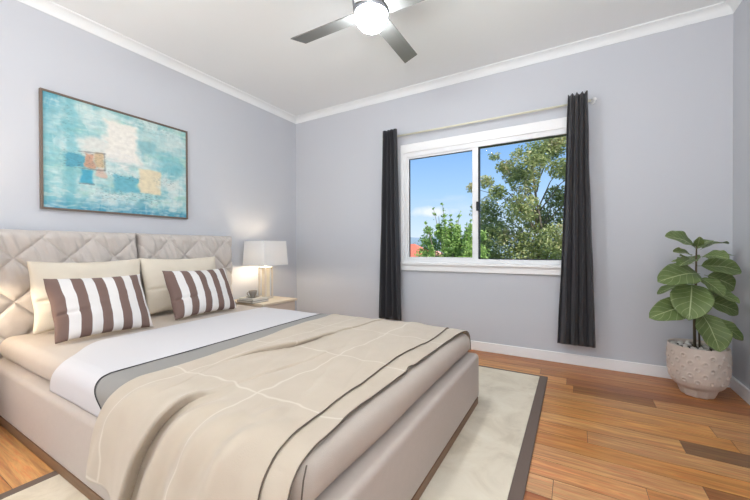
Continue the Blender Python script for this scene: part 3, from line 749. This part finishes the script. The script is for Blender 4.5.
# ------------------------------------------------------------ painting on the left wall
def painting():
    y0, y1, z0, z1 = -2.555, -1.508, 1.303, 2.147
    R = root('framed_painting', (0, (y0+y1)/2, z0), 'wide abstract painting in turquoise, cream and white, thin dark frame, above the headboard', 'painting')
    nu, nv = 340, 270
    bm = bmesh.new(); lay = bm.verts.layers.float_color.new('paint')
    def n3(a, b, c=0): return noise.noise(Vector((a, b, c)))
    def fbm(a, b, c): return n3(a, b, c)+.5*n3(a*2.1, b*2.1, c+5)+.25*n3(a*4.3, b*4.3, c+9)
    def mixc(c, d, k): k = max(0, min(1, k)); return tuple(c[i]*(1-k)+d[i]*k for i in range(3))
    def blk(uu, vv, a, b, c, d, ed=.012, rough=.014):
        ju = uu+rough*fbm(uu*12, vv*12, 3); jv = vv+rough*fbm(uu*11, vv*13, 8)
        return sm(a-ed, a+ed, ju)*sm(c+ed, c-ed, ju)*sm(b-ed, b+ed, jv)*sm(d+ed, d-ed, jv)
    def colour(uu, vv):
        c = (158, 206, 206)
        c = mixc(c, (126, 190, 198), .8*sm(-.1, .5, fbm(uu*4, vv*3, 1)))
        c = mixc(c, (206, 226, 222), .95*sm(-.25, .35, fbm(uu*5, vv*6, 2)))
        c = mixc(c, (170, 214, 198), .7*sm(.1, .5, fbm(uu*3, vv*7, 12)))
        c = mixc(c, (66, 150, 184), 1.0*sm(.18, .02, uu+.10*fbm(uu*7, vv*5, 4))*sm(.5, -.1, vv))
        c = mixc(c, (120, 190, 198), .55*sm(.13, .0, uu+.05*fbm(uu*7, vv*5, 4)))
        c = mixc(c, (64, 150, 182), .95*sm(.84, 1.0, vv+.08*fbm(uu*8, vv*4, 6)))
        # palette-knife strokes
        k1 = fbm(uu*9, vv*38, 61); k2 = fbm(uu*42, vv*9, 67); k3 = n3(math.floor(uu*17+fbm(uu*5, vv*5, 70))*1.7, math.floor(vv*13+fbm(uu*6, vv*4, 75))*2.3, 71)
        c = mixc(c, (232, 238, 234), .38*sm(.10, .6, k1)); c = mixc(c, (96, 170, 188), .30*sm(.15, .7, -k1))
        c = mixc(c, (214, 230, 226), .30*sm(.15, .7, k2)); c = mixc(c, (110, 176, 184), .26*sm(.2, .8, -k2))
        c = mixc(c, (222, 230, 226) if k3 > 0 else (118, 184, 192), .30*abs(k3)*1.8)
        c = mixc(c, (112, 186, 196), .6*blk(uu, vv, .12, 0, .19, 1, .02, .03))
        c = mixc(c, (228, 226, 218), .85*blk(uu, vv, .21, .30, .60, .52, .05, .05))
        c = mixc(c, (240, 236, 226), 1.0*blk(uu, vv, .36, .10, .59, .46, .03, .04))
        c = mixc(c, (236, 234, 228), .8*blk(uu, vv, .40, .38, .56, .56, .04, .06)*sm(-.3, .3, k1))
        c = mixc(c, (204, 222, 218), .6*blk(uu, vv, .60, .12, .98, .30, .04, .05))
        c = mixc(c, (128, 186, 194), .7*blk(uu, vv, .60, .22, .73, .36, .03, .03))
        c = mixc(c, (118, 190, 200), .6*blk(uu, vv, .73, .3, .95, .52, .05, .05))
        c = mixc(c, (70, 168, 196), .95*blk(uu, vv, .205, .62, .285, .75))
        c = mixc(c, (78, 160, 184), .85*blk(uu, vv, .13, .50, .235, .61, .01, .025))
        c = mixc(c, (212, 182, 140), .9*blk(uu, vv, .295, .44, .355, .58))
        c = mixc(c, (206, 154, 126), .9*blk(uu, vv, .235, .47, .295, .60, .01, .02))
        c = mixc(c, (218, 184, 166), .85*blk(uu, vv, .31, .585, .36, .67, .01, .02))
        c = mixc(c, (98, 178, 196), .85*blk(uu, vv, .42, .63, .60, .79, .02, .03))
        c = mixc(c, (232, 218, 184), .98*blk(uu, vv, .60, .52, .775, .775, .008, .012))
        c = mixc(c, (220, 226, 220), .7*blk(uu, vv, .76, .60, .92, .70, .03, .04))
        c = mixc(c, (214, 226, 222), .5*sm(.05, .4, fbm(uu*9, vv*22, 21))*sm(.72, .85, vv))
        sc_ = fbm(uu*48, vv*150, 30)
        band = max(blk(uu, vv, .36, .60, .62, .67, .03, .03), blk(uu, vv, .30, .78, .80, .88, .05, .05), .8*blk(uu, vv, .1, .46, .36, .63, .03, .03), .8*blk(uu, vv, .73, .58, .9, .66, .03, .03), .6*blk(uu, vv, .11, .05, .16, .4, .02, .02), .5*blk(uu, vv, .6, .0, .9, .12, .03, .03))
        c = mixc(c, (70, 88, 92), .62*band*sm(.12, .7, sc_))
        for (a0, b0, a1, b1) in ((.20, .615, .36, .60), (.355, .44, .36, .60), (.2, .46, .36, .44), (.205, .755, .285, .75)):
            L2 = (a1-a0)**2+(b1-b0)**2; t = max(0, min(1, ((uu-a0)*(a1-a0)+(vv-b0)*(b1-b0))/L2)); dd = math.hypot(uu-a0-t*(a1-a0), vv-b0-t*(b1-b0))
            c = mixc(c, (90, 96, 96), .42*sm(.010, .002, dd+.008*fbm(uu*30, vv*30, 40)))
        g = 1+.05*fbm(uu*30, vv*30, 50)
        return tuple(min(255, (v*.95+6)*g) for v in c)
    iy0, iy1, iz0, iz1 = y0+.014, y1-.014, z0+.014, z1-.014
    V = []
    for i in range(nu+1):
        row = []
        for j in range(nv+1):
            a, b = i/nu, j/nv
            v = bm.verts.new((.020, iy0+a*(iy1-iy0), iz0+b*(iz1-iz0))); v[lay] = (*srgb(colour(a, 1-b)), 1); row.append(v)
        V.append(row)
    for i in range(nu):
        for j in range(nv): bm.faces.new((V[i][j], V[i+1][j], V[i+1][j+1], V[i][j+1]))
    m = bpy.data.materials.new('painted_canvas'); m.use_nodes = True; n = m.node_tree.nodes; l = m.node_tree.links; b = n['Principled BSDF']
    at = n.new('ShaderNodeAttribute'); at.attribute_name = 'paint'; l.new(at.outputs['Color'], b.inputs['Base Color']); b.inputs['Roughness'].default_value = .6
    link('canvas', bm, m, R)
    bm = bmesh.new()
    box(bm, .002, .032, y0, y1, z0, z0+.014, .002); box(bm, .002, .032, y0, y1, z1-.014, z1, .002)
    box(bm, .002, .032, y0, y0+.014, z0+.014, z1-.014, .002); box(bm, .002, .032, y1-.014, y1, z0+.014, z1-.014, .002)
    box(bm, .002, .012, y0+.01, y1-.01, z0+.01, z1-.01)
    link('picture_frame', bm, mat('dark_bronze_frame', (112, 96, 84), .45), R)
painting()

# ------------------------------------------------------------ curtains and rod
def curtain(xt0, xt1, xb0, xb1, zt, zb, nf, seed, label):
    bm = bmesh.new(); nu, nv = 150, 60
    rn = random.Random(seed); ph = [rn.uniform(-.5, .5) for _ in range(nf+2)]
    def fn(a, b):
        z = zt+(zb-zt)*b
        k = b**1.15
        x0 = xt0+(xb0-xt0)*k; x1 = xt1+(xb1-xt1)*k
        th = a*nf*2*PI+.5*math.sin(a*7+seed)*(.3+.7*b)+.35*math.sin(b*2.1+seed)*a
        amp = (.046+.004*b)*(.75+.4*noise.noise(Vector((a*4, seed, b*.6))))
        y = -.120+amp*math.sin(th)+.006*b
        x = x0+(x1-x0)*a
        x += .006*noise.noise(Vector((a*5, b*5, seed)))
        z += (.010*math.sin(th+1)*(1-b)**8)+(-.008*math.sin(th)*b**10)
        y = min(y, -.070+.046*sm(0, .12, b))
        return Vector((x, y, z))
    grid(bm, nu, nv, fn)
    o = link('curtain', bm, curtain_m, None, smooth=True); solid(o, .003, 0)
    tag(o, label, 'curtain', 'charcoal curtains')
curtain(1.405, 1.575, 1.335, 1.62, 2.305, .232, 4, 1, 'charcoal floor length curtain gathered at the left end of the window')
curtain(3.195, 3.335, 3.115, 3.39, 2.30, .195, 4, 2, 'charcoal floor length curtain gathered at the right end of the window')
cr_ = root('curtain_rod', (2.4, -.056, 2.25), 'thin cream curtain rod running above the window', 'curtain rod')
bm = bmesh.new(); tube(bm, [(1.40, -.056, 2.253), (3.36, -.056, 2.245)], .0095, 12); link('rod', bm, rod_m, cr_, smooth=True)
for x in (1.385, 3.385):
    bm = bmesh.new(); lathe(bm, [(.0, -.014), (.010, -.012), (.016, -.004), (.017, .003), (.012, .011), (.004, .014)], (x, -.056, 2.25), 14, False, False); link('finial', bm, trim_m, cr_, smooth=True)
for x in (1.39, 3.375):
    bm = bmesh.new(); tube(bm, [(x, -.056, 2.25), (x, -.002, 2.25)], .006, 10); tube(bm, [(x, -.008, 2.25), (x, -.0005, 2.25)], .020, 14); link('bracket', bm, trim_m, cr_, smooth=True)

# ------------------------------------------------------------ ceiling fan
fx_, fy_ = 2.178, -1.650
fan = root('ceiling_fan', (fx_, fy_, HC), 'silver ceiling fan with flat blades and a glowing white dome light', 'ceiling fan')
bm = bmesh.new(); lathe(bm, [(.075, 0), (.078, -.01), (.07, -.06), (.045, -.09), (.03, -.095)][::-1], (fx_, fy_, HC), 40); link('canopy', bm, steel_m, fan, smooth=True)
bm = bmesh.new(); tube(bm, [(fx_, fy_, HC-.09), (fx_, fy_, 2.60)], .016, 14); link('downrod', bm, steel_m, fan, smooth=True)
bm = bmesh.new(); lathe(bm, [(.10, 2.482), (.112, 2.49), (.114, 2.53), (.108, 2.57), (.085, 2.60), (.03, 2.61)], (fx_, fy_, 0), 48); link('motor_housing', bm, steel_m, fan, smooth=True)
bm = bmesh.new(); lathe(bm, [(.098, 2.43), (.106, 2.432), (.108, 2.445), (.1065, 2.455), (.109, 2.458), (.109, 2.478), (.10, 2.481)], (fx_, fy_, 0), 48); link('light_ring', bm, steel_m, fan, smooth=True)
dome_m = mat('opal_glass_lit', (255, 252, 245), .3, emit=(243, 249, 255), estr=75)
bm = bmesh.new(); lathe(bm, [(.097, 2.436), (.099, 2.425), (.096, 2.405), (.086, 2.38), (.068, 2.358), (.045, 2.344), (.02, 2.337), (.002, 2.336)], (fx_, fy_, 0), 48); link('light_dome', bm, dome_m, fan, smooth=True)
for k in range(4):
    bm = bmesh.new(); a0 = k*PI/2+R_(1)
    n_ = 14; L0, L1 = .095, .605
    def sec_(t):
        x = L0+(L1-L0)*t; w = .052+.006*t
        return x, w
    top = []
    for sgn in (1, -1):
        ring = []
        for i in range(n_+1):
            x, w = sec_(i/n_)
            ex = 0
            for s_ in (-1, 1):
                xx = x if i < n_ else x-(.0 if s_ > 0 else .035)
                ring.append(bm.verts.new((xx, s_*w, sgn*.003)))
        top.append(ring)
    for i in range(n_):
        a, b_ = top[0][2*i:2*i+4], top[1][2*i:2*i+4]
        bm.faces.new((a[0], a[2], a[3], a[1])); bm.faces.new((b_[0], b_[1], b_[3], b_[2]))
        bm.faces.new((a[0], b_[0], b_[2], a[2])); bm.faces.new((a[1], a[3], b_[3], b_[1]))
    bm.faces.new((top[0][0], top[0][1], top[1][1], top[1][0])); bm.faces.new((top[0][-2], top[1][-2], top[1][-1], top[0][-1]))
    bmesh.ops.recalc_face_normals(bm, faces=bm.faces)
    rot = Matrix.Rotation(a0, 4, 'Z') @ Matrix.Rotation(R_(-9), 4, 'X')
    for v in bm.verts: v.co = rot @ v.co+Vector((fx_+.008, fy_, 2.448))
    link('blade', bm, blade_m, fan)

# ------------------------------------------------------------ fiddle-leaf fig in a dimpled pot
PX, PY = 3.975, -.275
fig = root('potted_fig', (PX, PY, 0), 'leafy green fig plant with large rounded leaves in the corner pot', 'houseplant')
pot = root('plant_pot', (PX, PY, 0), 'off-white rounded ceramic pot with dimpled sides on the floor in the corner', 'plant pot')
def dimple(a, z, R):
    if z < .08 or z > .315 or R < .1: return 0
    v = 0
    rows = [(.292, 0), (.250, .5), (.208, 0), (.166, .5), (.124, 0)]
    for zr, of in rows:
        if abs(z-zr) > .03: continue
        stp = 2*PI/14; k = (a/stp-of); da = (k-round(k))*stp*.16
        d = math.hypot(da, z-zr)
        v += -.011*math.exp(-(d/.0070)**2)+.0050*math.exp(-((d-.0125)/.0045)**2)
    return v
ctrl = [(.0, .080), (.008, .087), (.03, .096), (.050, .103), (.058, .108), (.068, .124), (.085, .138), (.11, .149), (.15, .157), (.20, .161), (.25, .163), (.30, .162), (.338, .161), (.345, .159)]
prof = []
for i in range(len(ctrl)-1):
    for k in range(10):
        t = k/10; prof.append((ctrl[i][1]*(1-t)+ctrl[i+1][1]*t, ctrl[i][0]*(1-t)+ctrl[i+1][0]*t))
prof += [(.159, .345), (.152, .342), (.150, .32), (.149, .30)]
def fnp(a, z, R):
    foot = .0035*math.cos(10*a)*(1 if z < .06 else 0)
    return foot+(dimple(a, z, R) if R > .152 or z < .30 else 0)
bm = bmesh.new(); lathe(bm, prof, (PX, PY, 0), 360, True, False, fn=fnp); link('pot_body', bm, pot_m, pot, smooth=True)
bm = bmesh.new(); lathe(bm, [(.148, .295), (.148, .312), (.10, .318), (.01, .32)], (PX, PY, 0), 48); link('soil', bm, soil_m, pot, smooth=True)
# pebbles
rp = random.Random(5); spots = []
bm = bmesh.new(); bmesh.ops.create_icosphere(bm, subdivisions=2, radius=1)
for v in bm.verts: v.co *= 1+.15*noise.noise(v.co*1.3)
peb = None
tries = 0
while len(spots) < 34 and tries < 3000:
    tries += 1
    a = rp.uniform(0, 2*PI); q = .128*math.sqrt(rp.random()); s_ = rp.uniform(.012, .019)
    x, y = PX+q*math.cos(a), PY+q*math.sin(a)
    if q < .03 or any(math.hypot(x-c[0], y-c[1]) < (s_+c[2])*1.0 for c in spots): continue
    spots.append((x, y, s_))
for (x, y, s_) in spots:
    if peb is None: o = peb = link('pebble', bm, pebble_m, None, smooth=True, local=True)
    else: o = peb.copy(); C.objects.link(o)
    o.location = (x, y, .318+s_*.62); o.scale = (s_, s_*rp.uniform(.7, 1), s_*.7); o.rotation_euler = (rp.uniform(-.2, .2), rp.uniform(-.2, .2), rp.uniform(0, PI))
    tag(o, 'smooth white pebble on the soil of the fig pot', 'pebble', 'white pebbles in the pot')
# leaf material: UV u along the leaf, v across
fm = bpy.data.materials.new('fig_leaf'); fm.use_nodes = True; n = fm.node_tree.nodes; l = fm.node_tree.links; b = n['Principled BSDF']
uvn = n.new('ShaderNodeUVMap'); sp = n.new('ShaderNodeSeparateXYZ'); l.new(uvn.outputs[0], sp.inputs[0])
def mth(op, a, b_=None, c=None):
    q = n.new('ShaderNodeMath'); q.operation = op
    for i, v in enumerate((a, b_, c)):
        if v is None: continue
        if isinstance(v, (int, float)): q.inputs[i].default_value = v
        else: l.new(v, q.inputs[i])
    return q.outputs[0]
av = mth('ABSOLUTE', mth('SUBTRACT', sp.outputs[1], .5))
mid = mth('LESS_THAN', av, .016)
vein = mth('FRACT', mth('MULTIPLY', mth('SUBTRACT', sp.outputs[0], mth('MULTIPLY', av, .55)), 7))
vl = mth('MULTIPLY', mth('LESS_THAN', vein, .09), .45)
vv_ = mth('MAXIMUM', mid, vl)
nz_ = n.new('ShaderNodeTexNoise'); nz_.inputs['Scale'].default_value = 18; t_ = n.new('ShaderNodeTexCoord'); l.new(t_.outputs['Object'], nz_.inputs['Vector'])
c1 = n.new('ShaderNodeMix'); c1.data_type = 'RGBA'; c1.inputs[6].default_value = (*srgb((100, 122, 68)), 1); c1.inputs[7].default_value = (*srgb((136, 154, 94)), 1); l.new(nz_.outputs[0], c1.inputs[0])
c2 = n.new('ShaderNodeMix'); c2.data_type = 'RGBA'; c2.inputs[7].default_value = (*srgb((196, 206, 156)), 1); l.new(vv_, c2.inputs[0]); l.new(c1.outputs[2], c2.inputs[6])
l.new(c2.outputs[2], b.inputs['Base Color']); b.inputs['Roughness'].default_value = .42
tr = n.new('ShaderNodeBsdfTranslucent'); l.new(c2.outputs[2], tr.inputs[0]); ms = n.new('ShaderNodeMixShader'); ms.inputs[0].default_value = .18
l.new(b.outputs[0], ms.inputs[1]); l.new(tr.outputs[0], ms.inputs[2]); l.new(ms.outputs[0], n['Material Output'].inputs[0])
bm = bmesh.new()
tube(bm, [(PX-.015, PY, .31), (PX-.018, PY-.004, .5), (PX-.012, PY-.008, .75), (PX-.008, PY, .95), (PX-.006, PY, 1.04)], [.009, .008, .007, .005, .003], 10)
tube(bm, [(PX+.008, PY-.01, .31), (PX+.004, PY-.012, .5), (PX-.004, PY-.01, .72)], [.006, .0055, .004], 8)
link('stem', bm, stem_m, fig, smooth=True)
def leaf(base, tip, hw, up, seed, curl=.12):
    base = Vector(base); tip = Vector(tip); d = tip-base; L = d.length; d.normalize()
    up = Vector(up).normalized(); side = d.cross(up).normalized(); nrm = side.cross(d).normalized()
    bm = bmesh.new(); lay = bm.loops.layers.uv.verify(); nu, nv = 22, 14
    def fn(a, b):
        t = a; pet = .10
        if t < pet: wv = .02
        else:
            q = (t-pet)/(1-pet)
            wv = math.sin(PI*min(1, q**.80))**.62*(.70+.42*q) if 0 < q < 1 else .0
            wv = max(wv, .02*(1-q))
        s_ = (b-.5)*2
        wav = .05*math.sin(t*16+seed)*abs(s_)**2+.03*noise.noise(Vector((t*4, s_*2, seed)))
        arch = curl*math.sin(PI*t)-curl*.7*t*t
        p = base+d*(L*t)+side*(s_*wv*hw)+nrm*(L*arch+hw*.28*abs(s_)**1.5*wv+hw*wav*2*wv)
        p.x = min(p.x, W-.006); p.y = min(p.y, -.006)
        return p
    grid(bm, nu, nv, fn, lambda a, b: (a, b))
    o = link('leaf', bm, fm, fig, smooth=True); solid(o, .0014, 0)
leaves = [
 ([3.964, -.283, 1.005], [3.777, -.461, 1.10], .074, (.35, -.55, .6)), ([3.988, -.269, .998], [4.168, -.125, 1.053], .045, (-.5, -.4, .9)),
 ([3.94, -.297, .957], [3.825, -.399, .992], .041, (.2, -.6, .9)), ([4.024, -.249, .922], [4.20, -.11, .969], .040, (-.2, -.5, .9)),
 ([3.97, -.28, .888], [4.204, -.246, .865], .080, (0, -.75, .6)), ([3.988, -.27, .833], [3.724, -.564, .804], .094, (.25, -.75, .6)),
 ([3.952, -.291, .902], [3.84, -.24, .919], .05, (0, -.3, 1)), ([4.012, -.256, .826], [4.188, -.197, .745], .078, (.1, -.95, .4)),
 ([3.976, -.277, .812], [4.09, -.35, .698], .062, (.1, -.6, .8)), ([3.916, -.313, .75], [3.736, -.395, .70], .045, (-.1, -.3, 1)),
 ([3.94, -.299, .775], [3.876, -.523, .558], .118, (-.1, -.85, .45)), ([4.006, -.261, .653], [4.205, -.205, .579], .070, (.1, -.9, .5)),
 ([3.945, -.307, .622], [3.681, -.545, .556], .088, (.1, -.85, .5)), ([3.982, -.275, .581], [4.051, -.43, .350], .096, (.2, -.9, .35)),
 ([4.012, -.258, .529], [4.215, -.25, .405], .055, (.1, -.75, .65)), ([3.97, -.27, 1.02], [3.97, -.34, 1.085], .03, (0, -1, .3)),
 ([3.99, -.27, .95], [4.10, -.38, .950], .062, (0, -.6, .8)), ([3.96, -.28, .93], [3.85, -.42, .90], .055, (-.2, -.6, .8)), ([4.0, -.26, .72], [4.17, -.33, .66], .055, (0, -.5, .9)), ([3.97, -.27, 1.0], [4.06, -.20, 1.07], .05, (-.4, -.5, .7)), ([3.96, -.27, .70], [4.08, -.13, .66], .07, (0, -.3, 1)),
 ([3.97, -.28, .92], [3.93, -.14, .95], .06, (0, .2, 1)), ([3.96, -.27, .66], [3.87, -.12, .62], .07, (0, .2, 1)),
]
for i, (a, b_, hw, up) in enumerate(leaves):
    # a short stalk joins the leaf to the stem
    leaf(a, b_, hw*1.03, up, i*1.7, .08)

# ------------------------------------------------------------ outside: ground, houses, hill, trees
struct('ground', bx(-160, 110, .9, 150, -3.5, -3.4), grass_m)
def foliage(name, blobs, count, size, m, parent, seed, long=1.0):
    rn = random.Random(seed); bm = bmesh.new(); lay = bm.loops.layers.float_color.new('tint')
    wts = [b_[3]**2 for b_ in blobs]
    for _ in range(count):
        b_ = rn.choices(blobs, wts)[0]
        v = Vector((rn.gauss(0, 1), rn.gauss(0, 1), rn.gauss(0, 1))).normalized()*b_[3]*(rn.random()**.45)
        c = Vector(b_[:3])+Vector((v.x, v.y, v.z*.85))
        if noise.noise(c*2.7) < -.30: continue
        s_ = size*rn.uniform(.6, 1.3)
        ax = Vector((rn.gauss(0, 1), rn.gauss(0, 1), rn.gauss(-.2, .7))).normalized()
        q = ax.cross(Vector((rn.gauss(0, 1), rn.gauss(0, 1), rn.gauss(0, 1)))).normalized(); nn = ax.cross(q)
        A = c-ax*s_*long; B = c+ax*s_*long; m1 = c+q*s_*.5+nn*s_*.12; m2 = c-q*s_*.5+nn*s_*.12
        vs_ = [bm.verts.new(p) for p in (A, m1, B, m2)]
        f1 = bm.faces.new((vs_[0], vs_[1], vs_[2])); f2 = bm.faces.new((vs_[0], vs_[2], vs_[3]))
        tn = max(0, min(1, .40+.45*noise.noise(c*1.6+Vector((9, 9, 9)))+rn.uniform(-.22, .28)))
        for fc in (f1, f2):
            for lp in fc.loops: lp[lay] = (tn, tn, tn, 1)
    return link(name, bm, m, parent)
big = [(2.21, 6.63, 3.38, .49), (2.55, 7.06, 3.71, .36), (1.24, 6.82, 3.67, .15), (1.46, 7.15, 3.39, .22), (1.71, 7.18, 3.11, .27), (1.11, 6.39, 2.86, .20), (1.42, 6.32, 2.52, .24), (.87, 7.47, 2.16, .45), (2.06, 6.66, 2.81, .36), (1.99, 6.63, 2.1, .45), (2.38, 7.69, 1.86, .45), (2.96, 6.96, 3.14, .32), (2.9, 7.47, 2.44, .37), (1.43, 6.97, 1.3, .58), (2.34, 7.19, 1.14, .62), (2.89, 6.51, 1.21, .46), (.51, 7.19, 2.87, .17), (3.27, 7.52, 1.91, .5), (3.38, 7.03, 3.05, .42), (.72, 7.34, .94, .44), (2.9, 7.2, 3.9, .4), (3.6, 7.3, 2.6, .5), (1.0, 7.2, 1.6, .4), (2.0, 7.0, .6, .6), (3.3, 7, .8, .6), (1.2, 7.0, .4, .5)]
tr1 = root('garden_tree', (2.3, 7.1, -3.4), 'tall leafy green tree with tan seed clusters filling the right window pane', 'tree')
foliage('foliage', [(b_[0], b_[1], b_[2], b_[3]*1.15) for b_ in big], 36000, .046, treeleaf_m, tr1, 11)
bm = bmesh.new()
tube(bm, [(2.3, 7.1, -3.4), (2.35, 7.1, -1), (2.4, 7.1, .6), (2.45, 7.1, 1.6), (2.3, 7.0, 2.6), (2.25, 6.9, 3.4)], [.15, .11, .06, .035, .025, .01], 10)
for b_ in big:
    c = Vector(b_[:3]); z_ = max(-.5, c.z-1.1); tx = 2.4 if z_ < 1.6 else 2.35
    st = Vector((tx, 7.1, z_)); md = st.lerp(c, .55)+Vector((0, 0, .18)); tube(bm, [st, md, c], [.022, .013, .005], 6)
link('trunk', bm, bark_m, tr1, smooth=True)
sh = root('garden_shrub', (.5, 5.1, -3.4), 'tall bright green shrub with upright leafy shoots in the left window pane', 'shrub')
shoots = [((.45, 5, .9), (.32, 5, 2.15)), ((.35, 5.1, .8), (.07, 5, 2.05)), ((.2, 4.9, .7), (-.14, 5, 1.68)), ((.6, 5, 1.0), (.78, 5, 1.93)), ((.5, 5.2, .9), (.50, 5.1, 1.85)), ((.8, 5.1, .8), (1.05, 5, 1.70)), ((.7, 5.2, .8), (.62, 5.2, 1.7)), ((.1, 5.1, .6), (-.05, 5, 1.5)), ((.95, 4.9, .7), (.95, 4.95, 1.6)), ((.3, 5, .9), (.18, 5.1, 1.85))]
bl_ = []
for a, b_ in shoots:
    a, b_ = Vector(a), Vector(b_)
    for k in range(9): t = k/8; bl_.append((*(a.lerp(b_, t)), .15*(1-t)+.035))
for k in range(16): 
    x = -.28+1.55*k/15; bl_.append((x, 5.1+.1*math.sin(k), .95+.2*math.sin(k*2.1)-.12*abs(x-.5), .22)); bl_.append((x, 5.2, .5, .3)); bl_.append((x, 5.3, 1.25+.25*math.sin(k*1.7), .16))
foliage('foliage', bl_, 17000, .036, shrubleaf_m, sh, 5, 1.5)
bm = bmesh.new()
for a, b_ in shoots: tube(bm, [(.5, 5.1, -3.4), (.5, 5.1, -1), a, b_], [.04, .03, .015, .005], 6)
link('stem', bm, bark_m, sh, smooth=True)
for i, (x, y, z, R, lb) in enumerate([(-15.6, 41, .6, 1.7, 'rounded dark green tree above the red roof beyond the window'), (-3.7, 19.5, .5, .8, 'small distant green tree right of the red roof, behind the shrub'), (-1.6, 17, .6, 1.0, 'distant green tree mostly hidden behind the leafy shrub')]):
    t_ = root('distant_tree', (x, y, -3.4), lb, 'tree', 'distant trees')
    foliage('foliage', [(x, y, z, R), (x+.6*R, y+.3, z-.3, R*.7), (x-.6*R, y, z-.4, R*.7), (x, y, z-.9, R)], 900, .13, farleaf_m, t_, 30+i)
    bm = bmesh.new(); tube(bm, [(x, y, -3.4), (x, y, z)], [.16, .06], 8); link('trunk', bm, bark_m, t_, smooth=True)
def house(x0, x1, y0, y1, ze, zr, rm, label):
    R = root('house', ((x0+x1)/2, (y0+y1)/2, -3.4), label, 'house')
    link('wall', bx(x0, x1, y0, y1, -3.4, ze), brick_m, R)
    bm = bmesh.new(); o_ = .5; ym = (y0+y1)/2; h_ = (y1-y0)/2
    base = [bm.verts.new(p) for p in ((x0-o_, y0-o_, ze), (x1+o_, y0-o_, ze), (x1+o_, y1+o_, ze), (x0-o_, y1+o_, ze))]
    rg = [bm.verts.new(p) for p in ((x0+h_*.7, ym, zr), (x1-h_*.7, ym, zr))]
    bm.faces.new((base[0], base[1], rg[1], rg[0])); bm.faces.new((base[1], base[2], rg[1])); bm.faces.new((base[2], base[3], rg[0], rg[1])); bm.faces.new((base[3], base[0], rg[0])); bm.faces.new(list(reversed(base)))
    link('roof', bm, rm, R)
    for k in range(3):
        cx = x0+(x1-x0)*(k+.5)/3; link('window', bx(cx-.6, cx+.6, y0-.04, y0, ze-1.9, ze-.7), mat('dark_window', (60, 70, 80), .2), R)
house(-19, -10.3, 29, 34, -.1, 1.45, roof_m, 'house with a terracotta hip roof at the far left of the window view')
house(-9.0, -6.2, 24, 27, -.35, .75, roof2_m, 'house with a pale pink tiled roof low behind the shrub')
bm = bmesh.new()
def hf(a, b):
    x = -150+220*a; y = 125+20*b
    z = -3.4+(9.2+2.4*noise.noise(Vector((x*.035, 1, 1)))+1.0*noise.noise(Vector((x*.12, 3, 1)))-.02*abs(x+48))*math.sin(PI*min(.5, b))*1.0
    return Vector((x, y, max(-3.4, z)))
grid(bm, 80, 8, hf); tag(struct('hill', bm, hill_m, smooth=True))
